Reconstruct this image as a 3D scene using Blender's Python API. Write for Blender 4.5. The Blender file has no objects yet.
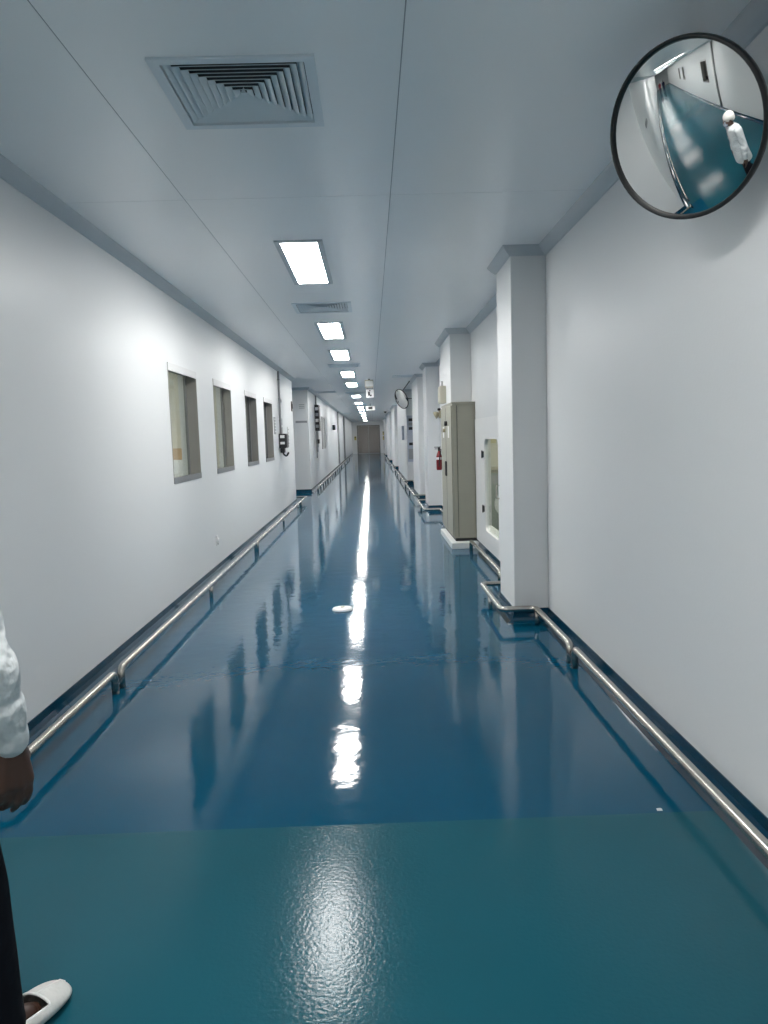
import bpy, bmesh, math, random
from mathutils import Vector, Matrix
random.seed(7)
sc = bpy.context.scene
COL = sc.collection

# ------------------------------------------------------------------ camera
F_PX, CX, CY = 740.0, 384.0, 512.0
VPX, VPY, ROLL = 370.8, 436.8, 0.032
CAM_H = 1.6
d_ = Vector(((VPX - CX) / F_PX, (CY - VPY) / F_PX, -1.0)).normalized()
u_ = Vector((-ROLL, 1.0, 0.0)); u_ = (u_ - d_ * u_.dot(d_)).normalized()
r_ = d_.cross(u_)
cam_data = bpy.data.cameras.new('camera')
cam_data.sensor_fit = 'VERTICAL'; cam_data.sensor_height = 36.0
cam_data.lens = F_PX / 1024.0 * 36.0
cam_data.clip_start = 0.05; cam_data.clip_end = 300
cam = bpy.data.objects.new('camera', cam_data); COL.objects.link(cam)
cam.matrix_world = Matrix.Translation((0, 0, CAM_H)) @ Matrix((r_, d_, u_)).to_4x4()
sc.camera = cam

# ------------------------------------------------------------------ world, exposure
w = bpy.data.worlds.new('world'); sc.world = w; w.use_nodes = True
w.node_tree.nodes['Background'].inputs[0].default_value = (0.5, 0.6, 0.7, 1)
w.node_tree.nodes['Background'].inputs[1].default_value = 0.05
sc.view_settings.view_transform = 'Standard'
sc.view_settings.look = 'None'
sc.view_settings.exposure = 0.84
sc.view_settings.gamma = 1.0
sc.view_settings.use_curve_mapping = False
LAMP = 28.0                      # radiance of the lit ceiling panels

# ------------------------------------------------------------------ materials
def mat(name, col, rough=0.5, metal=0.0, spec=0.5, coat=0.0, coat_r=0.05, var=0.0, var_scale=4.0,
        bump=0.0, bump_scale=40.0, bump2=0.0, bump2_scale=3.0, rvar=0.0):
    m = bpy.data.materials.new(name); m.use_nodes = True
    nt = m.node_tree; b = nt.nodes['Principled BSDF']
    b.inputs['Base Color'].default_value = (*col, 1); b.inputs['Roughness'].default_value = rough
    b.inputs['Metallic'].default_value = metal; b.inputs['Specular IOR Level'].default_value = spec
    b.inputs['Coat Weight'].default_value = coat; b.inputs['Coat Roughness'].default_value = coat_r
    tc = nt.nodes.new('ShaderNodeTexCoord')
    mp = nt.nodes.new('ShaderNodeMapping'); mp.inputs['Location'].default_value = (3.31, 1.73, .377)
    nt.links.new(tc.outputs['Object'], mp.inputs['Vector'])
    def noise(scale, detail=3):
        n = nt.nodes.new('ShaderNodeTexNoise'); n.inputs['Scale'].default_value = scale
        n.inputs['Detail'].default_value = detail
        nt.links.new(mp.outputs['Vector'], n.inputs['Vector']); return n
    if var:
        n = noise(var_scale, 4)
        r = nt.nodes.new('ShaderNodeMapRange')
        r.inputs['To Min'].default_value = 1 - var; r.inputs['To Max'].default_value = 1 + var
        r.inputs['From Min'].default_value = .3; r.inputs['From Max'].default_value = .7
        nt.links.new(n.outputs['Fac'], r.inputs['Value'])
        mx = nt.nodes.new('ShaderNodeVectorMath'); mx.operation = 'SCALE'
        mx.inputs[0].default_value = col
        nt.links.new(r.outputs['Result'], mx.inputs['Scale'])
        nt.links.new(mx.outputs['Vector'], b.inputs['Base Color'])
    if rvar:
        n = noise(2.3, 5)
        r = nt.nodes.new('ShaderNodeMapRange')
        r.inputs['From Min'].default_value = .3; r.inputs['From Max'].default_value = .7
        r.inputs['To Min'].default_value = max(0, rough - rvar); r.inputs['To Max'].default_value = rough + rvar
        nt.links.new(n.outputs['Fac'], r.inputs['Value']); nt.links.new(r.outputs['Result'], b.inputs['Roughness'])
    last = None
    for s, sc_ in ((bump, bump_scale), (bump2, bump2_scale)):
        if s:
            n = noise(sc_, 2)
            bp = nt.nodes.new('ShaderNodeBump'); bp.inputs['Strength'].default_value = 1.0
            bp.inputs['Distance'].default_value = s
            nt.links.new(n.outputs['Fac'], bp.inputs['Height'])
            if last: nt.links.new(last.outputs['Normal'], bp.inputs['Normal'])
            last = bp
    if last: nt.links.new(last.outputs['Normal'], b.inputs['Normal'])
    return m
def emit(name, col, s):
    m = bpy.data.materials.new(name); m.use_nodes = True; nt = m.node_tree
    b = nt.nodes['Principled BSDF']; b.inputs['Base Color'].default_value = (.8, .8, .8, 1)
    b.inputs['Emission Color'].default_value = (*col, 1); b.inputs['Emission Strength'].default_value = s
    return m
def glass(name, tint=(.93, .96, .95)):
    m = bpy.data.materials.new(name); m.use_nodes = True; nt = m.node_tree
    nt.nodes.remove(nt.nodes['Principled BSDF'])
    o = nt.nodes['Material Output']; t = nt.nodes.new('ShaderNodeBsdfTransparent'); g = nt.nodes.new('ShaderNodeBsdfGlossy')
    t.inputs[0].default_value = (*tint, 1); g.inputs['Roughness'].default_value = .02
    ge = nt.nodes.new('ShaderNodeNewGeometry')
    dt = nt.nodes.new('ShaderNodeVectorMath'); dt.operation = 'DOT_PRODUCT'
    nt.links.new(ge.outputs['Incoming'], dt.inputs[0]); nt.links.new(ge.outputs['Normal'], dt.inputs[1])
    def mth(op, a, b=None):
        n = nt.nodes.new('ShaderNodeMath'); n.operation = op
        for k, q in enumerate((a, b)):
            if q is None: continue
            if isinstance(q, (int, float)): n.inputs[k].default_value = q
            else: nt.links.new(q, n.inputs[k])
        return n.outputs[0]
    fac = mth('ADD', mth('MULTIPLY', mth('POWER', mth('SUBTRACT', 1.0, mth('ABSOLUTE', dt.outputs['Value'])), 5.0), .45), .04)
    mx = nt.nodes.new('ShaderNodeMixShader')
    nt.links.new(fac, mx.inputs[0]); nt.links.new(t.outputs[0], mx.inputs[1]); nt.links.new(g.outputs[0], mx.inputs[2])
    nt.links.new(mx.outputs[0], o.inputs[0]); return m

M = dict(
    wall=mat('wall_paint', (.735, .745, .75), .40, spec=.26, bump=.0005, bump_scale=55),
    ceil=mat('ceiling_panel', (.93, .94, .945), .30, spec=.8),
    ceil_back=mat('ceiling_void', (.30, .32, .34), .7),
    joint=mat('joint_sealant', (.36, .38, .40), .5),
    trimgrey=mat('trim_grey', (.52, .56, .59), .35, spec=.5),
    floor=mat('floor_gloss', (.0004, .068, .130), .070, spec=.22, bump=.00035, bump_scale=26, bump2=.0016, bump2_scale=5.5, var=.05, var_scale=.9),
    floor2=mat('floor_matte', (.010, .084, .116), .15, spec=.12, bump=.0007, bump_scale=75, var=.03, var_scale=1.5),
    skirt=mat('skirting_blue', (.001, .035, .070), .12, spec=.5),
    steel=mat('stainless', (.46, .435, .395), .27, metal=1.0, bump=.0002, bump_scale=120),
    steel_dark=mat('steel_dark', (.30, .30, .29), .35, metal=.8),
    lamp=emit('lamp_diffuser', (1.0, .995, .97), LAMP),
    roomfill=emit('room_fill', (1.0, .97, .90), 30.0),  # glow of the unseen lights added inside the two rooms
    lampframe=mat('lamp_frame', (.55, .59, .62), .4),
    louvre=mat('louvre', (.74, .80, .84), .4, spec=.4),
    vent_dark=mat('vent_dark', (.03, .035, .04), .7),
    revealgrey=mat('window_metal', (.30, .29, .27), .38, metal=.3, var=.05, var_scale=3),
    sill=mat('window_sill', (.22, .225, .23), .35, metal=.3),
    head_sheen=mat('window_head', (.62, .62, .62), .35),  # reflection on the frame's top bar put into a paler colour
    glass=glass('glass'), 
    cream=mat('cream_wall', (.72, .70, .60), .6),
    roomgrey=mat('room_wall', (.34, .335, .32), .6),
    carton=mat('cardboard', (.50, .33, .17), .8, var=.06, var_scale=20),
    white=mat('white_gloss', (.80, .80, .80), .35),
    cab=mat('cabinet_beige', (.335, .325, .265), .45, var=.02, var_scale=6),
    cab_dark=mat('cabinet_gap', (.10, .10, .085), .6),
    plinth=mat('plinth_white', (.72, .73, .72), .45),
    black=mat('black_plastic', (.012, .012, .014), .4),
    blackrubber=mat('black_rim', (.010, .010, .011), .35),
    mirror=mat('mirror', (.90, .90, .88), .012, metal=1.0),
    red=mat('red_paint', (.20, .008, .014), .3),
    brass=mat('brass_grey', (.40, .36, .25), .4, metal=.5),
    beige=mat('beige_plastic', (.52, .49, .40), .5),
    labelw=mat('label_white', (.75, .75, .74), .5),
    signgrey=mat('sign_grey', (.30, .31, .32), .5),
    yellow=mat('sign_yellow', (.55, .45, .10), .5),
    paleyellow=mat('pale_yellow', (.66, .60, .36), .6),
    conduit=mat('conduit_grey', (.36, .36, .36), .45),
    doorend=mat('end_door', (.25, .225, .205), .5, var=.03, var_scale=2),
    doorframe=mat('end_frame', (.18, .17, .16), .5),
    boardblue=mat('board_blue', (.42, .46, .55), .4),
    gown=mat('gown', (.66, .69, .70), .42, bump2=.03, bump2_scale=10, bump=.008, bump_scale=28),
    net=mat('hair_net', (.72, .70, .68), .8, bump=.004, bump_scale=120),
    trousers=mat('trousers', (.004, .0045, .008), .85, spec=.15, bump2=.006, bump2_scale=14),
    skin=mat('skin', (.085, .042, .029), .5, var=.06, var_scale=25),
    cover=mat('shoe_cover', (.60, .60, .58), .6, bump=.0035, bump_scale=60, bump2=.004, bump2_scale=22),
    shoe=mat('brown_shoe', (.045, .020, .013), .5),
    mask=mat('face_mask', (.30, .36, .42), .7),
    redcloth=mat('red_cloth', (.22, .02, .03), .8), navy=mat('navy_cloth', (.015, .02, .06), .8),
    machine=mat('machine_grey', (.26, .30, .28), .4),
)

# ------------------------------------------------------------------ mesh helpers
class MB:
    def __init__(s): s.v = []; s.f = []
    def add(s, vs, fs):
        o = len(s.v); s.v += [tuple(v) for v in vs]; s.f += [tuple(i + o for i in f) for f in fs]; return s
    def box(s, x0, x1, y0, y1, z0, z1):
        x0, x1 = sorted((x0, x1)); y0, y1 = sorted((y0, y1)); z0, z1 = sorted((z0, z1))
        return s.add([(x0,y0,z0),(x1,y0,z0),(x1,y1,z0),(x0,y1,z0),(x0,y0,z1),(x1,y0,z1),(x1,y1,z1),(x0,y1,z1)],
              [(0,3,2,1),(4,5,6,7),(0,1,5,4),(1,2,6,5),(2,3,7,6),(3,0,4,7)])
    def tube(s, pts, r, n=12, cap=True):
        pts = [Vector(p) for p in pts]; rs = r if isinstance(r, (list, tuple)) else [r] * len(pts)
        rings = []; prev = None
        for i, p in enumerate(pts):
            t = (pts[min(i+1, len(pts)-1)] - pts[max(i-1, 0)]).normalized()
            a = prev if prev is not None else (Vector((0,0,1)) if abs(t.z) < .9 else Vector((1,0,0)))
            a = (a - t * a.dot(t)).normalized(); prev = a; b = t.cross(a)
            rings.append([p + (a*math.cos(2*math.pi*k/n) + b*math.sin(2*math.pi*k/n)) * rs[i] for k in range(n)])
        vs = [v for R in rings for v in R]; fs = []
        for i in range(len(rings)-1):
            for k in range(n):
                fs.append((i*n+k, i*n+(k+1)%n, (i+1)*n+(k+1)%n, (i+1)*n+k))
        if cap:
            fs.append(tuple(reversed(range(n)))); fs.append(tuple((len(rings)-1)*n + k for k in range(n)))
        return s.add(vs, fs)
    def ell(s, c, rad, rot=None, nu=20, nv=12):
        c = Vector(c); R = rot or Matrix.Identity(3); vs = []; fs = []
        vs.append(c + R @ Vector((0,0,rad[2])))
        for j in range(1, nv):
            th = math.pi*j/nv
            for i in range(nu):
                ph = 2*math.pi*i/nu
                vs.append(c + R @ Vector((rad[0]*math.sin(th)*math.cos(ph), rad[1]*math.sin(th)*math.sin(ph), rad[2]*math.cos(th))))
        vs.append(c + R @ Vector((0,0,-rad[2])))
        for i in range(nu): fs.append((0, 1+i, 1+(i+1)%nu))
        for j in range(nv-2):
            for i in range(nu):
                a = 1+j*nu; fs.append((a+i, a+nu+i, a+nu+(i+1)%nu, a+(i+1)%nu))
        a = 1+(nv-2)*nu
        for i in range(nu): fs.append((a+i, len(vs)-1, a+(i+1)%nu))
        return s.add(vs, fs)
    def cap(s, a, b, ra, rb, n=14):          # tapered capsule (closed)
        a = Vector(a); b = Vector(b); t = (b-a).normalized(); pts = []; rs = []
        for k in range(5):
            th = math.pi/2*(1-k/4); pts.append(a - t*ra*math.sin(th)); rs.append(max(ra*math.cos(th), 1e-4))
        for k in range(5):
            th = math.pi/2*k/4; pts.append(b + t*rb*math.sin(th)); rs.append(max(rb*math.cos(th), 1e-4))
        return s.tube(pts, rs, n)
    def loft(s, rings, n=20):                 # rings: (centre, rx, ry) horizontal ellipses, bottom to top, optional turn
        vs = []; fs = []
        for (c, rx, ry, *rot) in rings:
            a0 = rot[0] if rot else 0
            for k in range(n):
                t = 2*math.pi*k/n; x, y = rx*math.cos(t), ry*math.sin(t)
                vs.append((c[0]+x*math.cos(a0)-y*math.sin(a0), c[1]+x*math.sin(a0)+y*math.cos(a0), c[2]))
        for i in range(len(rings)-1):
            for k in range(n): fs.append((i*n+k, i*n+(k+1)%n, (i+1)*n+(k+1)%n, (i+1)*n+k))
        fs.append(tuple(reversed(range(n)))); fs.append(tuple((len(rings)-1)*n+k for k in range(n)))
        return s.add(vs, fs)
    def plate(s, axis, t0, t1, u0, u1, v0, v1, holes=()):
        """slab perpendicular to axis between t0,t1 with rectangular holes (u0,u1,v0,v1); x: u=y v=z, y: u=x v=z, z: u=x v=y"""
        us = sorted({u0, u1, *[h[0] for h in holes], *[h[1] for h in holes]}); us = [u for u in us if u0 <= u <= u1]
        vs_ = sorted({v0, v1, *[h[2] for h in holes], *[h[3] for h in holes]}); vs_ = [v for v in vs_ if v0 <= v <= v1]
        solid = [[not any(h[0]-1e-6 <= (us[i]+us[i+1])/2 <= h[1]+1e-6 and h[2]-1e-6 <= (vs_[j]+vs_[j+1])/2 <= h[3]+1e-6 for h in holes)
                  for j in range(len(vs_)-1)] for i in range(len(us)-1)]
        def pt(t, u, v): return {'x': (t,u,v), 'y': (u,t,v), 'z': (u,v,t)}[axis]
        idx = {}
        def vi(t, i, j):
            k = (t, i, j)
            if k not in idx:
                idx[k] = len(s.v); s.v.append(pt(t1 if t else t0, us[i], vs_[j]))
            return idx[k]
        nu, nv = len(us)-1, len(vs_)-1
        for i in range(nu):
            for j in range(nv):
                if not solid[i][j]: continue
                s.f.append((vi(0,i,j), vi(0,i,j+1), vi(0,i+1,j+1), vi(0,i+1,j)))
                s.f.append((vi(1,i,j), vi(1,i+1,j), vi(1,i+1,j+1), vi(1,i,j+1)))
                for (di, dj, a, b) in ((-1,0,(i,j),(i,j+1)), (1,0,(i+1,j),(i+1,j+1)), (0,-1,(i,j),(i+1,j)), (0,1,(i,j+1),(i+1,j+1))):
                    ii, jj = i+di, j+dj
                    if 0 <= ii < nu and 0 <= jj < nv and solid[ii][jj]: continue
                    s.f.append((vi(0,*a), vi(0,*b), vi(1,*b), vi(1,*a)))
        return s
    def sweep(s, path, prof, side):
        """profile (offset, z) swept along a mitred floor-plan path; side=+1: offset to the left of travel, -1: right"""
        P = [Vector((p[0], p[1])) for p in path]; n = len(prof); rings = []
        for i, p in enumerate(P):
            nrm = []
            if i > 0: t = (p-P[i-1]).normalized(); nrm.append(Vector((-t.y, t.x))*side)
            if i < len(P)-1: t = (P[i+1]-p).normalized(); nrm.append(Vector((-t.y, t.x))*side)
            if len(nrm) == 2:
                m_ = nrm[0]+nrm[1]; m_ = m_ / max(.2, (1+nrm[0].dot(nrm[1])))
            else: m_ = nrm[0]
            rings.append([(p.x+m_.x*o, p.y+m_.y*o, z) for o, z in prof])
        vs = [v for r in rings for v in r]; fs = []
        for i in range(len(rings)-1):
            for k in range(n): fs.append((i*n+k, i*n+(k+1)%n, (i+1)*n+(k+1)%n, (i+1)*n+k))
        fs.append(tuple(range(n))); fs.append(tuple((len(rings)-1)*n+k for k in reversed(range(n))))
        return s.add(vs, fs)
    def mesh(s, name, m, smooth=False):
        me = bpy.data.meshes.new(name); me.from_pydata(s.v, [], s.f)
        bm = bmesh.new(); bm.from_mesh(me); bmesh.ops.recalc_face_normals(bm, faces=bm.faces)
        bm.to_mesh(me); bm.free()
        me.materials.append(m)
        if smooth: me.polygons.foreach_set('use_smooth', [True]*len(me.polygons))
        return me
    def build(s, name, m, parent=None, smooth=False, bevel=0):
        o = bpy.data.objects.new(name, s.mesh(name, m, smooth)); COL.objects.link(o)
        if parent is not None: o.parent = parent
        if bevel:
            b = o.modifiers.new('bevel', 'BEVEL'); b.width = bevel; b.segments = 2; b.limit_method = 'ANGLE'
        return o
def tag(o, label, cat, group=None, kind=None):
    o['label'] = label; o['category'] = cat
    if group: o['group'] = group
    if kind: o['kind'] = kind
    return o
def empty(name, label, cat, loc=(0,0,0), group=None, kind=None):
    o = bpy.data.objects.new(name, None); COL.objects.link(o); o.location = loc; o.empty_display_size = .1
    return tag(o, label, cat, group, kind)
def B(*a): return MB().box(*a)
def copy_tree(o, parent=None):
    c = o.copy(); COL.objects.link(c); c.parent = parent
    for ch in list(o.children): copy_tree(ch, c)
    return c
def fillet(pts, r, n=6):
    pts = [Vector(p) for p in pts]; out = [pts[0]]
    for i in range(1, len(pts)-1):
        p, a, b = pts[i], pts[i-1], pts[i+1]
        ta, tb = (a-p).normalized(), (b-p).normalized()
        rr = min(r, (a-p).length*.49, (b-p).length*.49)
        p0, p1 = p+ta*rr, p+tb*rr
        for k in range(n+1):
            t = k/n; out.append(p0*(1-t)**2 + p*2*t*(1-t) + p1*t*t)
    out.append(pts[-1]); return out
ORD = ['first','second','third','fourth','fifth','sixth','seventh','eighth','ninth','tenth','eleventh','twelfth','thirteenth','fourteenth','fifteenth','sixteenth']

# ------------------------------------------------------------------ dimensions
XL, XR, CE = -1.92, 1.47, 3.10         # main corridor walls, ceiling
XL2 = -1.82                            # left wall beyond the side opening
YA, YB = 3.45, 0.05                    # side corridor walls (runs towards -x)
YEND, YBACK, XEND = 72.0, -6.0, -42.0
T = .2
Y1, Y2 = 18.6, 22.0                    # opening in the left wall

# ------------------------------------------------------------------ floor
fl = MB().plate('z', -.1, 0, -44, 3.6, YBACK-.3, YEND+.3, holes=[(-44, XR+.3, YBACK-.3, 2.93), (-44, XL, 2.93, YA+.05)])
tag(fl.build('floor', M['floor']), 'glossy blue epoxy floor running down the corridor', 'floor', kind='structure')
tag(MB().plate('z', -.1, 0.0004, -44, XR+.3, YBACK-.3, YA+.05, holes=[(XL, XR+.3, 2.93, YA+.05)]).build('floor_section', M['floor2']), 'dull matte teal floor section nearest the camera', 'floor', kind='structure')

# ------------------------------------------------------------------ walls
WIN_Y = [(7.20, 8.35), (9.24, 10.38), (11.55, 12.66), (13.53, 14.67)]
WZ0, WZ1 = 1.20, 2.37
tag(MB().plate('x', XL-T, XL, YA, Y1, 0, CE, [(a, b, WZ0, WZ1) for a, b in WIN_Y]).build('wall_left', M['wall']),
    'white glossy left wall with four windows', 'wall', kind='structure')
tag(MB().plate('x', XL2-T, XL2, Y2, YEND, 0, CE).build('wall_left_far', M['wall']), 'white left wall beyond the side opening', 'wall', kind='structure')
tag(B(-5, XL2-T, Y2, Y2+T, 0, CE).build('wall_left_return', M['wall']), 'white return wall facing the camera at the left opening', 'wall', kind='structure')
tag(B(-5, XL-T, Y1-T, Y1, 0, CE).build('wall_opening_near', M['wall']), 'white near wall of the left side opening', 'wall', kind='structure')
tag(B(-5.2, -5, Y1-T, Y2+T, 0, CE).build('wall_opening_back', M['wall']), 'white back wall inside the left side opening', 'wall', kind='structure')
GD = (8.45, 10.36, .30, 1.56)           # glazed opening in the right wall (y0,y1,z0,z1)
tag(MB().plate('x', XR, XR+T, YBACK, YEND, 0, CE, [GD]).build('wall_right', M['wall']), 'long white glossy right wall', 'wall', kind='structure')
tag(B(XL2-T, XR+T, YEND, YEND+T, 0, CE).build('wall_end', M['wall']), 'white end wall of the corridor around the double door', 'wall', kind='structure')
# side corridor (seen in the near mirror)
SW = [(-8.9, -7.7), (-16.6, -15.4), (-19.6, -18.4)]
tag(MB().plate('y', YB-T, YB, XEND, XL, 0, CE, [(a, b, WZ0, WZ1) for a, b in SW]).build('wall_side_back', M['wall']), 'white side corridor wall with dark windows, seen in the mirror', 'wall', kind='structure')
tag(B(XEND, XL-T, YA, YA+T, 0, CE).build('wall_side_front', M['wall']), 'white side corridor wall with a steel rail, seen in the mirror', 'wall', kind='structure')
tag(B(XEND-T, XEND, YB-T, YA+T, 0, CE).build('wall_side_end', M['wall']), 'white end wall of the side corridor', 'wall', kind='structure')
tag(B(XL-T, XL, YBACK, YB-T, 0, CE).build('wall_behind_left', M['wall']), 'white wall behind the camera on the left', 'wall', kind='structure')
tag(B(XL-T, XR+T, YBACK-T, YBACK, 0, CE).build('wall_behind', M['wall']), 'white wall closing the corridor behind the camera', 'wall', kind='structure')

# columns along the right wall: (y0, y1, inner face x)
COLS = [(6.18, 6.86, 1.18), (15.7, 16.6, 1.19), (18.4, 20.9, 1.18), (24.3, 32.5, 1.18), (36, 41, 1.16), (46, 54, 1.16), (60, 66, 1.16)]
cl = ['nearest white square column with a steel rail around its foot', 'white column just beyond the beige cabinet',
      'white column beside the far convex mirror', 'white boxed wall bay carrying the switchboard', 'white boxed bay beyond the switchboard bay',
      'white boxed bay two thirds down the corridor', 'last white boxed bay before the end door']
for (a, b, x), l in zip(COLS, cl):
    tag(B(x, XR, a, b, 0, CE).build('column', M['wall'], bevel=.006), l, 'column', 'white columns along the right wall', 'structure')
C2 = MB().box(1.17, XR, 10.76, 12.32, 2.06, CE).box(1.17, XR, 11.90, 12.32, 0, 2.06)
tag(C2.build('column', M['wall'], bevel=.006), 'white boxed column above and behind the beige cabinet', 'column', 'white columns along the right wall', 'structure')

# ------------------------------------------------------------------ ceiling: panels with open joints under a dark void
lamp_y = [5.84, 9.88, 12.97, 17.17, 20.68, 26.8, 32.4, 36.7, 40.6, 45.5, 51.5, 59.0, 67.8]  # the last panel is added to brighten the end door
diff_main = [(-.505, 3.40), (-.505, 8.74), (-.505, 15.7), (-.48, 25.3), (-.47, 34.5)]
diff_other = [(-1.42, 24.5), (-1.45, 46.3), (.92, 18.9)]
DH = .29                                # half opening of a diffuser
holes_all = [(x-DH, x+DH, y-DH, y+DH) for x, y in diff_main + diff_other]
def panel_grid(par, xs, ys):
    g = .0026
    for x in xs[1:-1]: B(x-.006, x+.006, ys[0], ys[-1], CE+.0012, CE+.006).build('joint_strip', M['joint'], par)
    for y in ys[1:-1]: B(xs[0], xs[-1], y-.006, y+.006, CE+.0012, CE+.006).build('joint_strip', M['joint'], par)
    for i in range(len(xs)-1):
        for j in range(len(ys)-1):
            x0, x1, y0, y1 = xs[i]+g, xs[i+1]-g, ys[j]+g, ys[j+1]-g
            hs = [h for h in holes_all if h[0] > x0 and h[1] < x1 and h[2] > y0 and h[3] < y1]
            MB().plate('z', CE, CE+.04, x0, x1, y0, y1, hs).build('panel', M['ceil'], par)
ce = B(-44, 3.6, YBACK-.4, YEND+.4, CE+.25, CE+.35).build('ceiling', M['ceil_back'])
tag(ce, 'pale grey panelled ceiling with thin joints', 'ceiling', kind='structure')
ys = [-6.2, -2.4, 4.8, 12.0, 19.2, 26.4, 33.6, 40.8, 48.0, 55.2, 62.4, YEND+.2]
panel_grid(ce, [XL-.2, -1.11, .17, XR+.2], ys)
panel_grid(ce, [XEND-.2, -34.8, -27.6, -20.4, -13.2, -6.0, XL-.2], [YB-.2, 1.1, 2.4, YA+.2])
panel_grid(ce, [-5.2, XL-.2], [Y1-.2, Y2+.2])
# coved grey trim where the walls meet the ceiling
cove = [(0, CE-.075), (.012, CE-.072), (.04, CE-.045), (.066, CE-.014), (.072, CE-.0005), (0, CE-.0005)]
right_path = [(XR, YBACK)]
for a, b, x in sorted(COLS + [(10.76, 12.32, 1.17)]):
    right_path += [(XR, a), (x, a), (x, b), (XR, b)]
right_path.append((XR, YEND))
def trim(name, path, prof, side, m, label, cat):
    tag(MB().sweep(path, prof, side).build(name, m), label, cat, kind='structure')
trim('trim_1', [(XEND, YA), (XL, YA), (XL, Y1), (-5, Y1)], cove, -1, M['trimgrey'], 'grey cove strip along the top of the left wall', 'trim')
trim('trim_2', right_path, cove, 1, M['trimgrey'], 'grey cove strip along the top of the right wall, stepping round columns', 'trim')
trim('trim_3', [(-5, Y2), (XL2, Y2), (XL2, YEND)], cove, -1, M['trimgrey'], 'grey cove strip along the top of the far left wall', 'trim')
trim('trim_4', [(XEND, YB), (XL, YB), (XL, YBACK)], cove, 1, M['trimgrey'], 'grey cove strip in the side corridor', 'trim')
# blue coved skirting
sk = [(0, .105), (.006, .105), (.010, .06), (.022, .032), (.045, .012), (.085, .0008), (0, .0008)]
trim('baseboard_left', [(XEND, YA), (XL, YA), (XL, Y1), (-5, Y1)], sk, -1, M['skirt'], 'dark blue coved skirting under the left wall', 'skirting')
base_path = [(XR, YBACK)]
for a, b, x in sorted(COLS + [(11.90, 12.32, 1.17)]):
    base_path += [(XR, a), (x, a), (x, b), (XR, b)]
base_path.append((XR, YEND))
trim('baseboard_right', base_path, sk, 1, M['skirt'], 'dark blue coved skirting under the right wall and columns', 'skirting')
trim('baseboard_far_left', [(-5, Y2), (XL2, Y2), (XL2, YEND)], sk, -1, M['skirt'], 'dark blue coved skirting under the far left wall', 'skirting')
trim('baseboard_side', [(XEND, YB), (XL, YB), (XL, YBACK)], sk, 1, M['skirt'], 'dark blue coved skirting in the side corridor', 'skirting')

# ------------------------------------------------------------------ windows
def window(name, axis, y0, y1, label, at, out, inner):
    """metal-lined opening; at = wall face coordinate, out = coordinate of the glass side"""
    r = empty(name, label, 'window', kind='structure')
    def bx(u0, u1, t0, t1, z0, z1):
        return B(t0, t1, u0, u1, z0, z1) if axis == 'x' else B(u0, u1, t0, t1, z0, z1)
    e = .012; s_ = 1 if at > out else -1
    f = at + s_*.004
    bx(y0, y0+e, f, out, WZ0, WZ1).build('jamb', M['revealgrey'], r)
    bx(y1-e, y1, f, out, WZ0, WZ1).build('jamb', M['revealgrey'], r)
    bx(y0+e, y1-e, f, out, WZ1-e, WZ1).build('head', M['revealgrey'], r)
    bx(y0+e, y1-e, f, out, WZ0, WZ0+e).build('sill', M['sill'], r)
    g_ = f + s_*.004
    bx(y0, y1, f, g_, WZ1-.075, WZ1).build('head_sheen_strip', M['head_sheen'], r)  # pale strip carries the top bar's bright reflection in its colour
    bx(y0, y1, f, g_, WZ0, WZ0+.06).build('sill_apron', M['sill'], r)
    q = out + s_*.02
    fr = MB()
    for a in ((y0+e, y1-e, WZ0+e, WZ0+e+.03), (y0+e, y1-e, WZ1-e-.03, WZ1-e), (y0+e, y0+e+.03, WZ0+e+.03, WZ1-e-.03), (y1-e-.03, y1-e, WZ0+e+.03, WZ1-e-.03)):
        b = bx(a[0], a[1], q-.012, q+.012, a[2], a[3]); fr.add(b.v, b.f)
    fr.build('frame', M['sill'], r)
    bx(y0+e+.025, y1-e-.025, q-.003, q+.003, WZ0+e+.025, WZ1-e-.025).build('pane', M['glass'], r)
    return r
wl = ['nearest left window with cartons behind the glass', 'second left window with a cream wall behind the glass', 'third left window, dark behind the glass', 'fourth left window beside the grey conduit']
for i, ((a, b), l) in enumerate(zip(WIN_Y, wl)):
    window(f'window_{i+1}', 'x', a, b, l, XL, XL-.14, -1)
for i, ((a, b), l) in enumerate(zip(SW, ['near side corridor window seen in the mirror', 'middle side corridor window seen in the mirror', 'far side corridor window seen in the mirror'])):
    window(f'window_{i+5}', 'y', a, b, l, YB, YB-T, -1)
# rooms behind the left windows
XRm = -5.4
tag(MB().box(XRm-.1, XRm, 5.6, 18.3, 0, CE).build('wall_room_back', M['cream']), 'cream back wall of the rooms behind the left windows', 'wall', kind='structure')
tag(B(XRm, XL-T, 10.85, 10.95, 0, CE).build('wall_room_partition', M['cream']), 'cream partition wall behind the first two left windows', 'wall', kind='structure')
tag(B(XRm, XL-T, 5.6, 5.7, 0, CE).build('wall_room_near', M['cream']), 'cream near wall of the room behind the nearest window', 'wall', kind='structure')
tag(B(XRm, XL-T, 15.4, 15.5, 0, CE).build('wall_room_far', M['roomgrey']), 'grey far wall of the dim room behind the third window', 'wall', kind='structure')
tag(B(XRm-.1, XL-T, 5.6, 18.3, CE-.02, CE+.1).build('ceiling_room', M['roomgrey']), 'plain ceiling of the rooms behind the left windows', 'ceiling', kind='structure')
tag(B(-22, XL-T, -3.2, -3.1, 0, CE).build('wall_side_room', M['roomgrey']), 'grey room wall behind the side corridor windows', 'wall', kind='structure')
rl = empty('ceiling_light', 'added unseen ceiling light for the room behind the nearest left window', 'lamp', (-3.6, 8.3, CE-.05))  # added so the room behind the glass is lit
B(-.2, .2, -.7, .7, 0, .03).build('frame', M['lampframe'], rl); B(-.17, .17, -.67, .67, -.006, -.002).build('diffuser', M['roomfill'], rl)
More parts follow.
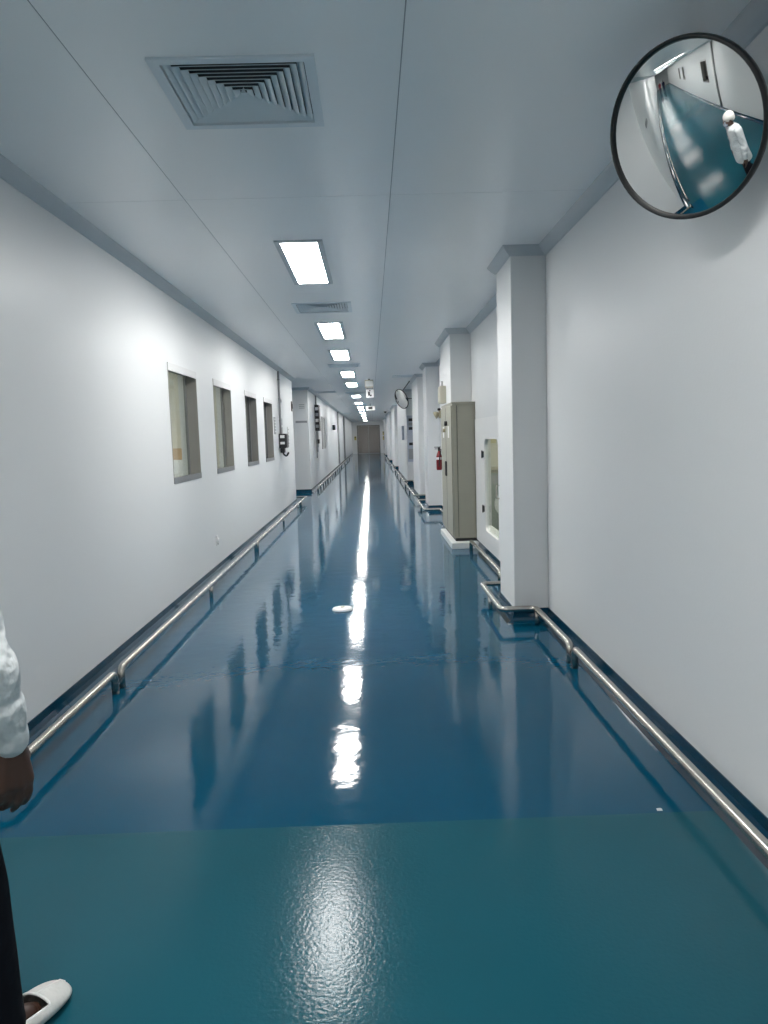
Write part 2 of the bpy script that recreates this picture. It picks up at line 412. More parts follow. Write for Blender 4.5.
wc = empty('storage_cabinet', 'low white cabinet under cartons behind the nearest left window', 'cabinet', (-2.85, 10.6, 0))
B(-.45, .45, -.22, .22, .05, 1.36).build('body', M['white'], wc)
for s in (-1, 1):
    dd = B(.006 if s > 0 else -.445, .445 if s > 0 else -.006, -.238, -.222, .08, 1.33).build('door', M['white'], wc)
    B(s*.03-.006, s*.03+.006, -.252, -.238, .7, .85).build('handle', M['steel_dark'], dd)
B(-.43, .43, -.19, .2, 0, .05).build('plinth', M['black'], wc)
for k, (x, l) in enumerate(((-2.67, 'brown carton on the white cabinet, nearer the glass'), (-3.0, 'brown carton on the white cabinet, farther from the glass'))):
    bxm = empty('carton', l, 'box', (x, 10.58, 1.36), 'cartons behind the nearest left window')
    B(-.155, .155, -.14, .14, 0, .16).build('body', M['carton'], bxm)
    B(-.02, .02, -.142, .142, .158, .162).build('tape', M['beige'], bxm)

# ------------------------------------------------------------------ ceiling lights
def ceiling_light(x, y, label, along='y', L=1.5, on=True):
    r = empty('ceiling_light', label, 'lamp', (x, y, CE), 'lit ceiling panels')
    hx, hy = (.14, L/2) if along == 'y' else (L/2, .14)
    MB().plate('z', -.012, .002, -hx-.045, hx+.045, -hy-.045, hy+.045, [(-hx, hx, -hy, hy)]).build('frame', M['lampframe'], r)
    B(-hx, hx, -hy, hy, -.006, -.002).build('diffuser', M['lamp'], r)
    return r
for i, y in enumerate(lamp_y):
    ceiling_light(-.505 + .006*max(0, i-2), y+.75, f'{ORD[i]} lit ceiling panel counted from the camera down the corridor')
for i, x in enumerate((-6.4, -10.4, -13.5, -17.6, -21.4, -26, -31, -36)):
    ceiling_light(x, 2.15, f'{ORD[i]} lit ceiling panel of the side corridor seen in the mirror')
ceiling_light(-.505, 1.55, 'lit ceiling panel overhead, just out of the frame before the nearest diffuser')
ceiling_light(-.505, -2.6, 'lit ceiling panel behind the camera')

# ------------------------------------------------------------------ square ceiling diffusers
def louvre_mesh():
    ms = []
    n = 9
    for k in range(n):
        a = .283 - k*.0300; t = a - .026; z1 = .014
        c = [(-1,-1),(1,-1),(1,1),(-1,1)]; th = .003
        vs = [(x*a, y*a, 0) for x, y in c] + [(x*t, y*t, z1) for x, y in c] + [(x*(a-th), y*(a-th), -.001) for x, y in c] + [(x*(t-th), y*(t-th), z1-.001) for x, y in c]
        fs = []
        for i in range(4):
            j = (i+1) % 4
            fs += [(i, j, 4+j, 4+i), (8+j, 8+i, 12+i, 12+j), (j, i, 8+i, 8+j), (4+i, 4+j, 12+j, 12+i)]
        mb = MB().add(vs, fs); ms.append(mb.mesh('louvre', M['louvre']))
    return ms
LOUV = louvre_mesh()
FLANGE = MB().plate('z', -.010, .03, -.33, .33, -.33, .33, [(-.287, .287, -.287, .287)]).mesh('flange', M['louvre'])
BOXM = MB().box(-.287, .287, -.287, .287, .09, .10).mesh('plenum', M['vent_dark'])
NECK = MB().plate('z', .03, .09, -.29, .29, -.29, .29, [(-.2865, .2865, -.2865, .2865)]).mesh('neck', M['vent_dark'])
CENT = MB().add([(-.012,-.012,.0),(.012,-.012,.0),(.012,.012,.0),(-.012,.012,.0),(0,0,.03)], [(0,3,2,1),(0,1,4),(1,2,4),(2,3,4),(3,0,4)]).mesh('centre_cap', M['louvre'])
def diffuser(x, y, label):
    r = empty('air_diffuser', label, 'air vent', (x, y, CE), 'square louvred ceiling diffusers')
    for nm, me in [('flange', FLANGE), ('plenum', BOXM), ('neck', NECK), ('centre_cap', CENT)] + [('louvre', m_) for m_ in LOUV]:
        o = bpy.data.objects.new(nm, me); COL.objects.link(o); o.parent = r
dl = ['largest square louvred ceiling diffuser, nearest the camera', 'square ceiling diffuser between the first and second lit panels',
      'square ceiling diffuser just beyond the third lit panel', 'square ceiling diffuser beyond the fifth lit panel', 'farthest square ceiling diffuser in the middle of the ceiling',
      'square ceiling diffuser near the left return wall', 'far square ceiling diffuser close to the left wall', 'square ceiling diffuser in front of the column by the far mirror']
for (x, y), l in zip(diff_main + diff_other, dl): diffuser(x, y, l)

# ------------------------------------------------------------------ stainless bumper rails
RZ, RR = .135, .0245
def rail(path, posts, label, down0=True, down1=True):
    p0 = path[0]
    r = empty('bumper_rail', label, 'rail', (p0[0], p0[1], 0), 'stainless bumper rails along the walls')
    o = Vector((p0[0], p0[1], 0))
    pts = [Vector((p[0], p[1], RZ)) - o for p in path]
    if down0: pts.insert(0, Vector((pts[0].x, pts[0].y, 0)))
    if down1: pts.append(Vector((pts[-1].x, pts[-1].y, 0)))
    MB().tube(fillet(pts, .06), RR, 14).build('pipe', M['steel'], r, True)
    for (x, y) in posts:
        q = Vector((x, y, 0)) - o
        po = MB().tube([q, q+Vector((0, 0, RZ))], .019, 12).build('post', M['steel'], r, True)
xl, xr = -1.70, 1.33
rail([(xl-.1, 3.27), (xl, 3.27), (xl, 4.67)], [], 'short stainless rail on the left beside the person')
rail([(xl, 4.79), (xl, 10.55)], [(xl, 7.55)], 'long stainless rail below the nearest left windows')
rail([(xl, 10.67), (xl, 17.3)], [(xl, 13.95)], 'stainless rail below the far left windows')
rail([(xl, 17.42), (xl, 18.78), (xl-1.4, 18.78)], [], 'stainless rail turning the corner at the left opening')
rail([(-2.1, 3.27), (-8.0, 3.27)], [(-5, 3.27)], 'near stainless rail of the side corridor seen in the mirror')
rail([(-8.12, 3.27), (-14.0, 3.27)], [(-11, 3.27)], 'middle stainless rail of the side corridor seen in the mirror')
rail([(-14.12, 3.27), (-24.0, 3.27)], [(-18, 3.27)], 'far stainless rail of the side corridor seen in the mirror')
rail([(xr, -1.0), (xr, 4.86)], [(xr, 1.9)], 'longest nearest stainless rail along the right wall')
rail([(xr, 4.98), (xr, 6.04), (1.04, 6.04), (1.04, 7.12), (1.36, 7.12)], [(xr, 6.0), (1.04, 6.6)], 'stainless rail stepping round the nearest white column')
rail([(xr, 7.75), (xr, 10.05)], [], 'stainless rail between the nearest column and the beige cabinet')
rail([(xr, 12.75), (xr, 14.55), (1.02, 14.55), (1.02, 16.72), (xr, 16.72)], [(1.02, 15.6)], 'stainless rail round the column beyond the beige cabinet')
rail([(xr, 17.0), (xr, 18.1), (1.03, 18.1), (1.03, 23.0)], [(1.03, 20.5)], 'stainless rail round the column by the far mirror')
rail([(xr, 23.3), (xr, 24.15), (1.04, 24.15), (1.04, 32.7)], [(1.04, 27), (1.04, 30)], 'stainless rail round the switchboard bay')
rail([(xr, 34.0), (xr, 35.85), (1.02, 35.85), (1.02, 41.2)], [(1.02, 38.5)], 'stainless rail round the bay past the switchboard')
rail([(xr, 43.0), (xr, 45.85), (1.02, 45.85), (1.02, 54.2)], [(1.02, 50)], 'stainless rail far down the right wall')
x2 = XL2+.18
for i, (a, b) in enumerate(((22.3, 27.4), (27.5, 33.4), (33.5, 40), (40.1, 55))):
    n = 3 if i < 2 else 2
    rail([(x2, a), (x2, b)], [(x2, a+(b-a)*k/(n+1)) for k in range(1, n+1)], f'{ORD[i]} stainless rail along the far left wall beyond the opening')

# ------------------------------------------------------------------ convex mirrors
def convex_mirror(centre, n, R, Rs, label, arms):
    n = Vector(n).normalized(); a = Vector((0,0,1)).cross(n).normalized(); b = n.cross(a)
    rot = Matrix((a, b, n)).transposed().to_4x4()
    r = empty('convex_mirror', label, 'mirror', centre, 'round convex corridor mirrors'); r.rotation_euler = rot.to_euler()
    # dome
    nr, ns = 24, 64; s0 = math.sqrt(Rs*Rs-R*R); Ri = R-.004; vs = [(0,0,Rs-s0)]; fs = []
    for i in range(1, nr+1):
        q = Ri*i/nr
        for k in range(ns):
            t = 2*math.pi*k/ns; vs.append((q*math.cos(t), q*math.sin(t), math.sqrt(Rs*Rs-q*q)-s0))
    for k in range(ns): fs.append((0, 1+k, 1+(k+1)%ns))
    for i in range(nr-1):
        for k in range(ns): fs.append((1+i*ns+k, 1+(i+1)*ns+k, 1+(i+1)*ns+(k+1)%ns, 1+i*ns+(k+1)%ns))
    MB().add(vs, fs).build('mirror_face', M['mirror'], r, True)
    # rim ring
    prof = [(R-.010, .010), (R-.004, .014), (R+.003, .012), (R+.005, .0), (R+.003, -.014), (R-.010, -.016)]
    vs = []; fs = []; m_ = len(prof)
    for k in range(ns):
        t = 2*math.pi*k/ns
        vs += [(p*math.cos(t), p*math.sin(t), z) for p, z in prof]
    for k in range(ns):
        for j in range(m_): fs.append((k*m_+j, k*m_+(j+1)%m_, ((k+1)%ns)*m_+(j+1)%m_, ((k+1)%ns)*m_+j))
    MB().add(vs, fs).build('rim', M['blackrubber'], r, True)
    MB().tube([(0,0,-.012), (0,0,-.018)], R-.008, 48).build('back_plate', M['black'], r)
    inv = (Matrix.Translation(centre) @ rot).inverted()
    for (p, q) in arms:
        pl, ql = inv @ Vector(p), inv @ Vector(q)
        ar = MB().tube([pl, ql], .012, 10).build('arm', M['black'], r, True)
        dv = (pl-ql).normalized()
        MB().tube([ql, ql+dv*.012], .03, 14).build('wall_bracket', M['black'], ar, True)
    return r
def mnorm(az, el): return (-math.sin(az)*math.cos(el), -math.cos(az)*math.cos(el), -math.sin(el))
def cam_point(px, py, depth):
    v = Vector(((px-CX)/F_PX, (CY-py)/F_PX, -1.0))*depth
    return cam.matrix_world @ v
MC = cam_point(684.0, 131.7, 2.692)
MN = Vector(mnorm(.962, .382))
bk = MC - MN*.017
convex_mirror(MC, MN, .3, 1.509, 'large black-rimmed convex mirror high on the right wall near the camera', [(bk, (XR, bk.y+.22, bk.z+.04)), (bk+Vector((0,0,.15)), (bk.x+.1, bk.y+.2, CE))])
M2 = Vector((.94, 22.0, 2.68)); M2N = Vector(mnorm(1.0, .35)); bk2 = M2 - M2N*.017
convex_mirror(M2, M2N, .3, 1.2, 'small far convex mirror on thin arms beside a right column', [(bk2, (XR, 22.25, 2.70)), (bk2+Vector((0, 0, .2)), (1.12, 20.6, CE))])

# ------------------------------------------------------------------ glazed hatch door in the right wall
hd = empty('door_1', 'white glazed hatch door with black hinges beyond the nearest column', 'door', kind='structure')
def rr_loop(y0, y1, z0, z1, r, n=6):
    out = []
    for (cy, cz, a0) in ((y1-r, z0+r, -90), (y1-r, z1-r, 0), (y0+r, z1-r, 90), (y0+r, z0+r, 180)):
        for k in range(n+1):
            a = math.radians(a0+90*k/n); out.append((cy+r*math.cos(a), cz+r*math.sin(a)))
    return out
inner = rr_loop(8.53, 9.56, .34, 1.53, .10); outer = rr_loop(8.10, 10.385, .115, 1.80, .02)
vs = [(XR-.012, y, z) for y, z in inner] + [(XR-.012, y, z) for y, z in outer] + [(XR+.03, y, z) for y, z in inner] + [(XR-.0005, y, z) for y, z in outer]
n = len(inner); fs = []
for k in range(n):
    j = (k+1) % n
    fs += [(k, j, n+j, n+k), (2*n+j, 2*n+k, 3*n+k, 3*n+j), (k, 2*n+k, 2*n+j, j), (n+k, n+j, 3*n+j, 3*n+k)]
MB().add(vs, fs).build('door_leaf', M['white'], hd)
gl = rr_loop(8.53, 9.56, .34, 1.53, .10)
MB().add([(XR+.012, y, z) for y, z in gl] + [(XR+.018, y, z) for y, z in gl],
         [tuple(range(n)), tuple(reversed(range(n, 2*n)))] + [(k, n+k, n+(k+1)%n, (k+1)%n) for k in range(n)]).build('pane', M['glass'], hd)
for z in (.62, 1.33):
    h = B(XR-.03, XR-.012, 9.60, 9.72, z-.04, z+.04).build('hinge', M['black'], hd, bevel=.004)
    MB().tube([(XR-.034, 9.62, z-.05), (XR-.034, 9.62, z+.05)], .008, 10).build('hinge_pin', M['black'], h, True)
MB().tube(fillet([(XR-.012, 8.44, .85), (XR-.05, 8.44, .85), (XR-.05, 8.44, 1.0), (XR-.012, 8.44, 1.0)], .02), .008, 10).build('handle', M['steel'], hd, True)
# small room behind the hatch
for nm, a, m_, l in (('wall_hatch_back', (3.3, 3.4, 7.6, 13.2, 0, CE), 'cream', 'cream back wall of the room behind the glazed hatch'),
                  ('wall_hatch_near', (XR+T, 3.3, 7.5, 7.6, 0, CE), 'cream', 'cream near wall of the room behind the glazed hatch'),
                  ('wall_hatch_far', (XR+T, 3.3, 13.1, 13.2, 0, CE), 'cream', 'cream far wall of the room behind the glazed hatch'),
                  ('ceiling_hatch', (XR+T, 3.4, 7.5, 13.2, CE-.02, CE+.1), 'cream', 'plain ceiling of the room behind the glazed hatch')):
    tag(B(*a).build(nm, M[m_]), l, 'wall' if 'wall' in nm else 'ceiling', kind='structure')
rl = empty('ceiling_light', 'added unseen ceiling light for the room behind the glazed hatch', 'lamp', (2.4, 10.2, CE-.05))  # unseen, added to brighten the view through the hatch
B(-.2, .2, -.6, .6, 0, .03).build('frame', M['lampframe'], rl); B(-.17, .17, -.57, .57, -.006, -.002).build('diffuser', M['roomfill'], rl)
mc = empty('wall_machine', 'pale grey green machine seen through the glazed hatch', 'machine', (2.05, 11.4, 0))
B(-.35, .45, -.5, .5, .02, 1.02).build('body', M['machine'], mc, bevel=.02)
B(-.37, .47, -.53, .53, 1.02, 1.06).build('top', M['steel'], mc)
dr = MB().tube([(-.05, -.505, .55), (-.05, -.525, .55)], .2, 28).build('round_door', M['labelw'], mc)
MB().tube([(-.05, -.527, .55), (-.05, -.53, .55)], .14, 28).build('porthole', M['sill'], dr)
B(-.3, .4, -.512, -.50, .85, .98).build('control_panel', M['signgrey'], mc)
tag(B(2.0, 2.2, 13.07, 13.1, 1.42, 1.66).build('notice_board', M['paleyellow']), 'pale yellow notice on the wall behind the glazed hatch', 'notice')

# ------------------------------------------------------------------ beige electrical cabinet
cb = empty('electrical_cabinet', 'tall beige metal electrical cabinet on a white plinth by the right wall', 'cabinet', (1.30, 11.13, 0))
cx0, cx1, cy0, cy1 = 1.145-1.30, 1.468-1.30, 10.40-11.13, 11.88-11.13
B(cx0-.06, cx1, cy0-.17, cy1+.01, .0006, .085).build('plinth', M['plinth'], cb, bevel=.006)
B(cx0+.02, cx1, cy0+.02, cy1, .085, .13).build('base_frame', M['black'], cb)
B(cx0, cx1, cy0, cy1, .13, 2.02).build('body', M['cab'], cb, bevel=.006)
B(cx0-.008, cx1, cy0-.008, cy1+.004, 2.02, 2.045).build('top_cap', M['cab'], cb)
B(cx0+.07, cx1-.02, cy0-.006, cy0, .17, 1.99).build('side_panel', M['cab'], cb, bevel=.003)
ym = (cy0+cy1)/2
for k, (a, b) in enumerate(((cy0+.015, ym-.004), (ym+.004, cy1-.015))):
    dd = B(cx0-.018, cx0-.001, a, b, .16, 2.0).build('door', M['cab'], cb, bevel=.004)
    hy = b-.06 if k == 0 else a+.06
    B(cx0-.035, cx0-.018, hy-.014, hy+.014, .98, 1.2).build('handle', M['black'], dd, bevel=.004)
    B(cx0-.0195, cx0-.018, (a+b)/2-.09, (a+b)/2+.09, 1.55, 1.72).build('label_plate', M['labelw'], dd)
B(cx0-.0205, cx0-.0005, ym-.0035, ym+.0035, .17, 1.99).build('door_gap', M['cab_dark'], cb)
B(cx0+.058, cx0+.066, cy0-.004, cy0, .15, 2.0).build('side_seam', M['cab_dark'], cb)
MB().tube([(cx0-.018, ym-.2, 1.76), (cx0-.06, ym-.2, 1.76)], .035, 18).build('rotary_switch', M['black'], cb, True)
MB().tube([(cx0-.018, ym+.12, 1.66), (cx0-.05, ym+.12, 1.66)], .028, 18).build('rotary_switch', M['brass'], cb, True)
# things on the boxed column beyond it
sb = empty('junction_box', 'beige junction box on the boxed column above the beige cabinet', 'box', (1.17, 11.55, 2.08))
B(-.09, -.0005, -.16, .16, 0, .26).build('body', M['beige'], sb, bevel=.005)
B(-.098, -.09, -.145, .145, .015, .245).build('cover', M['beige'], sb, bevel=.003)
MB().tube([(-.045, 0, .26), (-.045, 0, .34)], .012, 10).build('cable_gland', M['conduit'], sb, True)
hs = empty('alarm_horn', 'small brass coloured alarm horn beyond the beige cabinet', 'alarm', (1.17, 12.15, 1.93))
B(-.05, -.0005, -.06, .06, -.06, .06).build('base', M['brass'], hs, bevel=.006)
MB().tube([(-.05, 0, 0), (-.08, 0, 0), (-.12, 0, -.02)], [.03, .05, .062], 18).build('horn', M['brass'], hs, True)
B(-.07, -.02, -.03, .03, .06, .10).build('beacon', M['black'], hs, bevel=.01)
fe = empty('fire_extinguisher', 'red fire extinguisher hanging beyond the beige cabinet', 'extinguisher', (1.115, 12.22, 1.02))
MB().tube([(0,0,0),(0,0,.006),(0,0,.03),(0,0,.22),(0,0,.27),(0,0,.315)], [.036,.044,.047,.047,.034,.017], 20).build('cylinder', M['red'], fe, True)
MB().tube([(0,0,.17),(0,0,.21)], .0476, 20).build('label_band', M['labelw'], fe, True)
vl = MB().tube([(0,0,.315),(0,0,.37)], .018, 12).build('valve', M['black'], fe, True)
MB().box(-.075,.03,-.008,.008,.372,.384).box(-.07,.02,-.008,.008,.345,.355).build('lever', M['black'], vl)
MB().tube(fillet([(.02,0,.345),(.03,-.06,.34),(.0,-.075,.2),(-.01,-.072,.06)], .05), .009, 10).build('hose', M['black'], fe, True)
MB().box(.046, .0545, -.03, .03, .1, .3).build('wall_hook', M['black'], fe)

# ------------------------------------------------------------------ switchboard on the boxed bay
bd = empty('switchboard', 'blue grey switchboard with dark switches on a far right bay', 'switchboard', (1.30, 24.3, .75))
B(-.11, .15, -.09, -.0005, 0, 1.5).build('body', M['boardblue'], bd, bevel=.008)
for k, z in enumerate((1.36, 1.22, 1.08, .58)):
    B(-.06, .12, -.11, -.09, z-.045, z+.045).build('switch_unit', M['black'] if k != 1 else M['signgrey'], bd)
B(-.08, .13, -.1, -.09, .08, .42).build('cover_plate', M['signgrey'], bd)
ib = tag(B(1.10, 1.178, 26.2, 26.6, 1.45, 1.95).build('isolator_box', M['boardblue'], bevel=.01), 'small blue grey isolator box on the far bay side', 'box')

# ------------------------------------------------------------------ hanging signs
h1 = empty('hanging_lamp_box', 'beige emergency lamp box hanging under the ceiling', 'lamp', (0, 19.5, CE))
B(-.11, .11, -.06, .06, -.23, -.03).build('housing', M['beige'], h1, bevel=.008)
MB().tube([(0,0,-.03),(0,0,0)], .02, 10).build('stem', M['black'], h1, True)
B(-.1, .1, -.066, -.06, -.2, -.06).build('lens', M['labelw'], h1)
h2 = empty('exit_sign', 'white hanging sign with a black mark, beyond the beige lamp box', 'sign', (.015, 22.5, CE))
B(-.115, .115, -.03, .03, -.33, -.08).build('panel', M['labelw'], h2, bevel=.004)
for s in (-1, 1): MB().tube([(s*.08,0,-.08),(s*.08,0,0)], .006, 8).build('rod', M['black'], h2, True)
MB().box(-.055, .0, -.034, -.03, -.27, -.15).box(.0, .05, -.034, -.03, -.29, -.24).box(-.02, .02, -.034, -.03, -.135, -.105).build('mark', M['black'], h2)
B(-.115, .115, -.032, .032, -.082, -.06).build('top_rail', M['sill'], h2)
for k, (x, y, l) in enumerate(((.02, 34, 'hanging sign far down the corridor in the middle'), (.9, 44, 'small dark camera dome far down on the right ceiling'))):
    o = empty('hanging_sign' if k == 0 else 'camera_dome', l, 'sign' if k == 0 else 'camera', (x, y, CE))
    if k == 0:
        B(-.2, .2, -.03, .03, -.3, -.1).build('panel', M['labelw'], o); B(-.1, .1, -.034, -.03, -.26, -.14).build('mark', M['black'], o)
        MB().tube([(0,0,-.1),(0,0,0)], .01, 8).build('rod', M['black'], o)
    else:
        MB().tube([(0,0,0),(0,0,-.05)], .09, 16).build('base', M['labelw'], o); MB().ell((0,0,-.06), (.075,.075,.075)).build('dome', M['black'], o, True)

# ------------------------------------------------------------------ left wall fittings
cd = empty('conduit', 'thin grey conduit running down the left wall to the black box', 'conduit', (XL, 15.75, 0))
MB().tube([(.025, 0, 1.72), (.025, 0, CE-.075)], .022, 10).build('pipe', M['conduit'], cd, True)
for z in (2.0, 2.45, 2.85): B(.0005, .05, -.04, .04, z-.012, z+.012).build('clip', M['conduit'], cd)
bb = empty('wall_box', 'black control box with white labels on the left wall', 'control box', (XL, 15.75, 1.30))
B(.0005, .15, -.2, .2, .12, .42).build('body', M['black'], bb, bevel=.01)
B(.15, .165, -.18, .18, .14, .40).build('lid', M['black'], bb, bevel=.004)
B(.03, .12, -.2015, -.2, .33, .39).build('label', M['labelw'], bb); B(.03, .12, -.2015, -.2, .2, .25).build('label', M['labelw'], bb)
MB().tube(fillet([(.06,-.05,.12),(.06,-.05,.0),(.12,.05,-.06),(.16,.1,.02)], .05), .02, 10).build('cable', M['black'], bb, True)
B(.02, .11, -.17, .0, .02, .12).build('plug', M['black'], bb, bevel=.01)
for k, (y, z, hy, hz, m_, l) in enumerate(((14.95, 1.88, .10, .17, 'signgrey', 'grey notice strip beside the fourth left window'),
      (16.05, 2.42, .06, .06, 'conduit', 'small grey switch high on the left wall by the conduit'),
      (16.1, 1.98, .10, .07, 'signgrey', 'grey notice plate on the left wall right of the conduit'),
      (16.15, 1.80, .08, .06, 'signgrey', 'small grey plate just above the black control box'),
      (18.35, 2.40, .10, .12, 'black', 'small black call point high near the left corner'),
      (17.3, 1.66, .10, .22, 'labelw', 'tall pale notice strip near the left corner'))):
    o = empty('wall_plate', l, 'plate', (XL, y, z))
    B(.0005, .014, -hy, hy, -hz, hz).build('plate', M[m_], o, bevel=.002)
    if m_ in ('signgrey', 'labelw'):
        for q in range(5): 
            zz = hz*(.75-.36*q); B(.014, .0155, -hy*.8, hy*.8, zz-hz*.06, zz+hz*.06).build('line', M['labelw'] if m_ == 'signgrey' else M['signgrey'], o)
    else: B(.014, .03, -hy*.5, hy*.5, -hz*.5, hz*.5).build('button', M[m_], o)
so = empty('wall_socket', 'small white socket low on the left wall under the nearest windows', 'socket', (XL, 8.98, .40))
B(.0005, .012, -.045, .045, -.06, .06).build('plate', M['white'], so, bevel=.003)
MB().tube([(.012,0,.005),(.03,0,.005)], .028, 18).build('cap', M['white'], so, True)
B(.012, .020, -.012, .012, -.052, -.03).build('tab', M['conduit'], so)
# return wall notices
o = empty('wall_notice', 'small pale notice on the left return wall', 'notice', (-2.0, Y2, 2.55))
B(-.12, .12, -.012, -.0005, -.10, .10).build('sheet', M['labelw'], o)
for z in (.05, 0, -.05): B(-.08, .08, -.0135, -.012, z-.008, z+.008).build('line', M['signgrey'], o)
o = empty('name_plate', 'narrow dark name plate on the left return wall', 'plate', (-2.03, Y2, 2.10))
B(-.17, .17, -.014, -.0005, -.03, .03).build('plate', M['signgrey'], o)
# far left wall: breaker panel, pipes, windows
pb = empty('breaker_panel', 'tall black breaker panel with cables on the far left wall', 'panel', (XL2, 24.9, 1.85))
B(.0005, .14, -.35, .35, 0, .85).build('body', M['black'], pb, bevel=.01)
for k in range(4): B(.02, .12, -.352, -.35, .1+.19*k, .2+.19*k).build('label', M['labelw'] if k % 2 else M['signgrey'], pb)
MB().tube([(.03, 0, .85), (.03, 0, 1.17)], .025, 10).build('riser_pipe', M['conduit'], pb, True)
for k, (y, z) in enumerate(((-.3, -.9), (.1, -.7), (.3, -.55))): MB().tube([(.03, y, 0), (.03, y, z)], .018, 8).build('cable', M['signgrey'], pb, True)
B(.0005, .1, -.2, .3, -.42, -.28).build('socket_box', M['black'], pb)
for k, (a, b, l) in enumerate(((27.6, 28.3, 'first narrow dark window strip on the far left wall'), (29.0, 29.5, 'second narrow dark window strip on the far left wall'))):
    o = empty(f'window_{8+k}', l, 'window', (XL2, 0, 0), kind='structure')
    MB().plate('x', .0005, .03, a, b, 1.2, 2.4, [(a+.05, b-.05, 1.25, 2.35)]).build('frame', M['conduit'], o)
    B(.004, .01, a+.05, b-.05, 1.25, 2.35).build('pane', M['sill'], o)
o = empty('exit_lamp', 'small black lamp box high on the far left wall', 'lamp', (XL2, 36, 2.1))
B(.0005, .12, -.25, .25, -.12, .12).build('housing', M['black'], o, bevel=.01); B(.12, .126, -.2, .2, -.08, .08).build('lens', M['signgrey'], o)
for k, y in enumerate((41, 50)):
    o = empty(f'trim_{5+k}', ('nearer' if k == 0 else 'farther') + ' grey vertical pipe on the far left wall', 'pipe', kind='structure')
    MB().tube([(XL2+.05, y, .15), (XL2+.05, y, CE-.08)], .05, 10).build('pipe', M['conduit'], o, True)

# ------------------------------------------------------------------ end door
ed = empty('door_2', 'brown grey double door closing the far end of the corridor', 'door', (-.22, YEND, 0), kind='structure')
MB().plate('y', -.06, -.0005, -1.10, 1.10, 0.0005, 2.72, [(-1.0, 1.0, 0, 2.62)]).build('frame', M['doorframe'], ed)
for s in (-1, 1):
    dd = B(min(s*.01, s*.99), max(s*.01, s*.99), -.045, -.005, .02, 2.61).build('door_leaf', M['doorend'], ed)
    B(s*.08-.02, s*.08+.02, -.08, -.045, .95, 1.25).build('handle', M['steel_dark'], dd)
for (x, z, m_, l) in ((1.27, 1.9, 'yellow', 'upper yellow notice right of the end door'), (1.27, 1.45, 'yellow', 'lower yellow notice right of the end door'), (-1.5, 1.5, 'yellow', 'small yellow notice left of the end door')):
    o = empty('door_notice', l, 'notice', (x, YEND, z)); hw = .12 if x > 0 else .10
    B(-hw, hw, -.012, -.0005, -.18, .18).build('sheet', M[m_], o); B(-hw*.6, hw*.6, -.014, -.012, .02, .14).build('mark', M['black'], o)

# ------------------------------------------------------------------ loose things on the floor
fd = empty('floor_cap', 'white round cap lying on the blue floor', 'cap', (-.315, 6.80, 0))
MB().tube([(0,0,.0003),(0,0,.006),(0,0,.018),(0,0,.024)], [.098,.1,.09,.05], 28).build('disc', M['white'], fd, True)
MB().tube([(0,0,.024),(0,0,.030)], .02, 14).build('knob', M['beige'], fd, True)
tag(MB().add([(-.012,-.008,.0004),(.011,-.01,.0004),(.014,.007,.0004),(-.009,.011,.0004),(-.003,0,.008),(.005,.002,.007)],
    [(0,3,2,1),(0,1,5,4),(1,2,5),(2,3,4,5),(3,0,4)]).build('paper_scrap', M['white']), 'tiny white scrap of paper on the floor near the right rail', 'scrap').location = (1.165, 2.955, 0)
# side corridor pipe seen in the mirror
o = empty('trim_7', 'grey vertical pipe on the side corridor wall seen in the mirror', 'pipe', kind='structure')
MB().tube([(-6.4, YB+.05, .11), (-6.4, YB+.05, CE-.08)], .045, 10).build('pipe', M['conduit'], o, True)
o = empty('wall_plate', 'dark narrow plate on the side corridor wall seen in the mirror', 'plate', (-3.2, YA, 2.0))
B(-.35, .35, -.03, -.0005, -.05, .05).build('plate', M['signgrey'], o)

# ------------------------------------------------------------------ people
def remesh(o, vox, smooth=6):
    m_ = o.modifiers.new('remesh', 'REMESH'); m_.mode = 'VOXEL'; m_.voxel_size = vox; m_.use_smooth_shade = True
    if smooth:
        s = o.modifiers.new('smooth', 'SMOOTH'); s.iterations = smooth; s.factor = .5
def hand(mb, wrist, d, side, palm_n, sc_=1.0):
    """relaxed hand: wrist point, direction d towards the fingers, side = towards the thumb, palm_n = way the fingers curl"""
    w_ = Vector(wrist); d = Vector(d).normalized(); side = Vector(side); side = (side - d*side.dot(d)).normalized()
    pn = Vector(palm_n); pn = (pn - d*pn.dot(d) - side*pn.dot(side)).normalized()
    L = .092*sc_
    for k in range(4):                        # palm: four metacarpal bars
        o_ = side*(.030-.020*k)*sc_
        mb.cap(w_ + o_*.45, w_ + d*L*(1-.05*abs(k-1)) + o_, .016*sc_, .0125*sc_, 10)
    mb.ell(w_ + d*L*.5, (.014, .036, .045), Matrix((pn, side, d)).transposed(), 14, 10)
    for k, ln in enumerate((.072, .080, .074, .058)):
        base = w_ + d*L*(1-.05*abs(k-1)) + side*(.030-.020*k)*sc_; dir_ = d.copy(); p = base; r0 = .0098*sc_
        for j, fr in enumerate((.44, .31, .25)):
            ang = math.radians((8, 20, 20)[j] + k*4)
            dir_ = (dir_*math.cos(ang) + pn*math.sin(ang)).normalized()
            q = p + dir_*ln*fr*sc_; mb.cap(p, q, r0, r0*.9, 10); p = q; r0 *= .9
    tb = w_ + d*.022 + side*.026; t1 = tb + (d*.72 + side*.55 + pn*.42).normalized()*.045; t2 = t1 + (d*.9 + side*.12 + pn*.42).normalized()*.034; t3 = t2 + (d*.95 + pn*.3).normalized()*.026
    mb.cap(tb, t1, .016, .0125, 10); mb.cap(t1, t2, .0125, .0108, 10); mb.cap(t2, t3, .0108, .0085, 10)

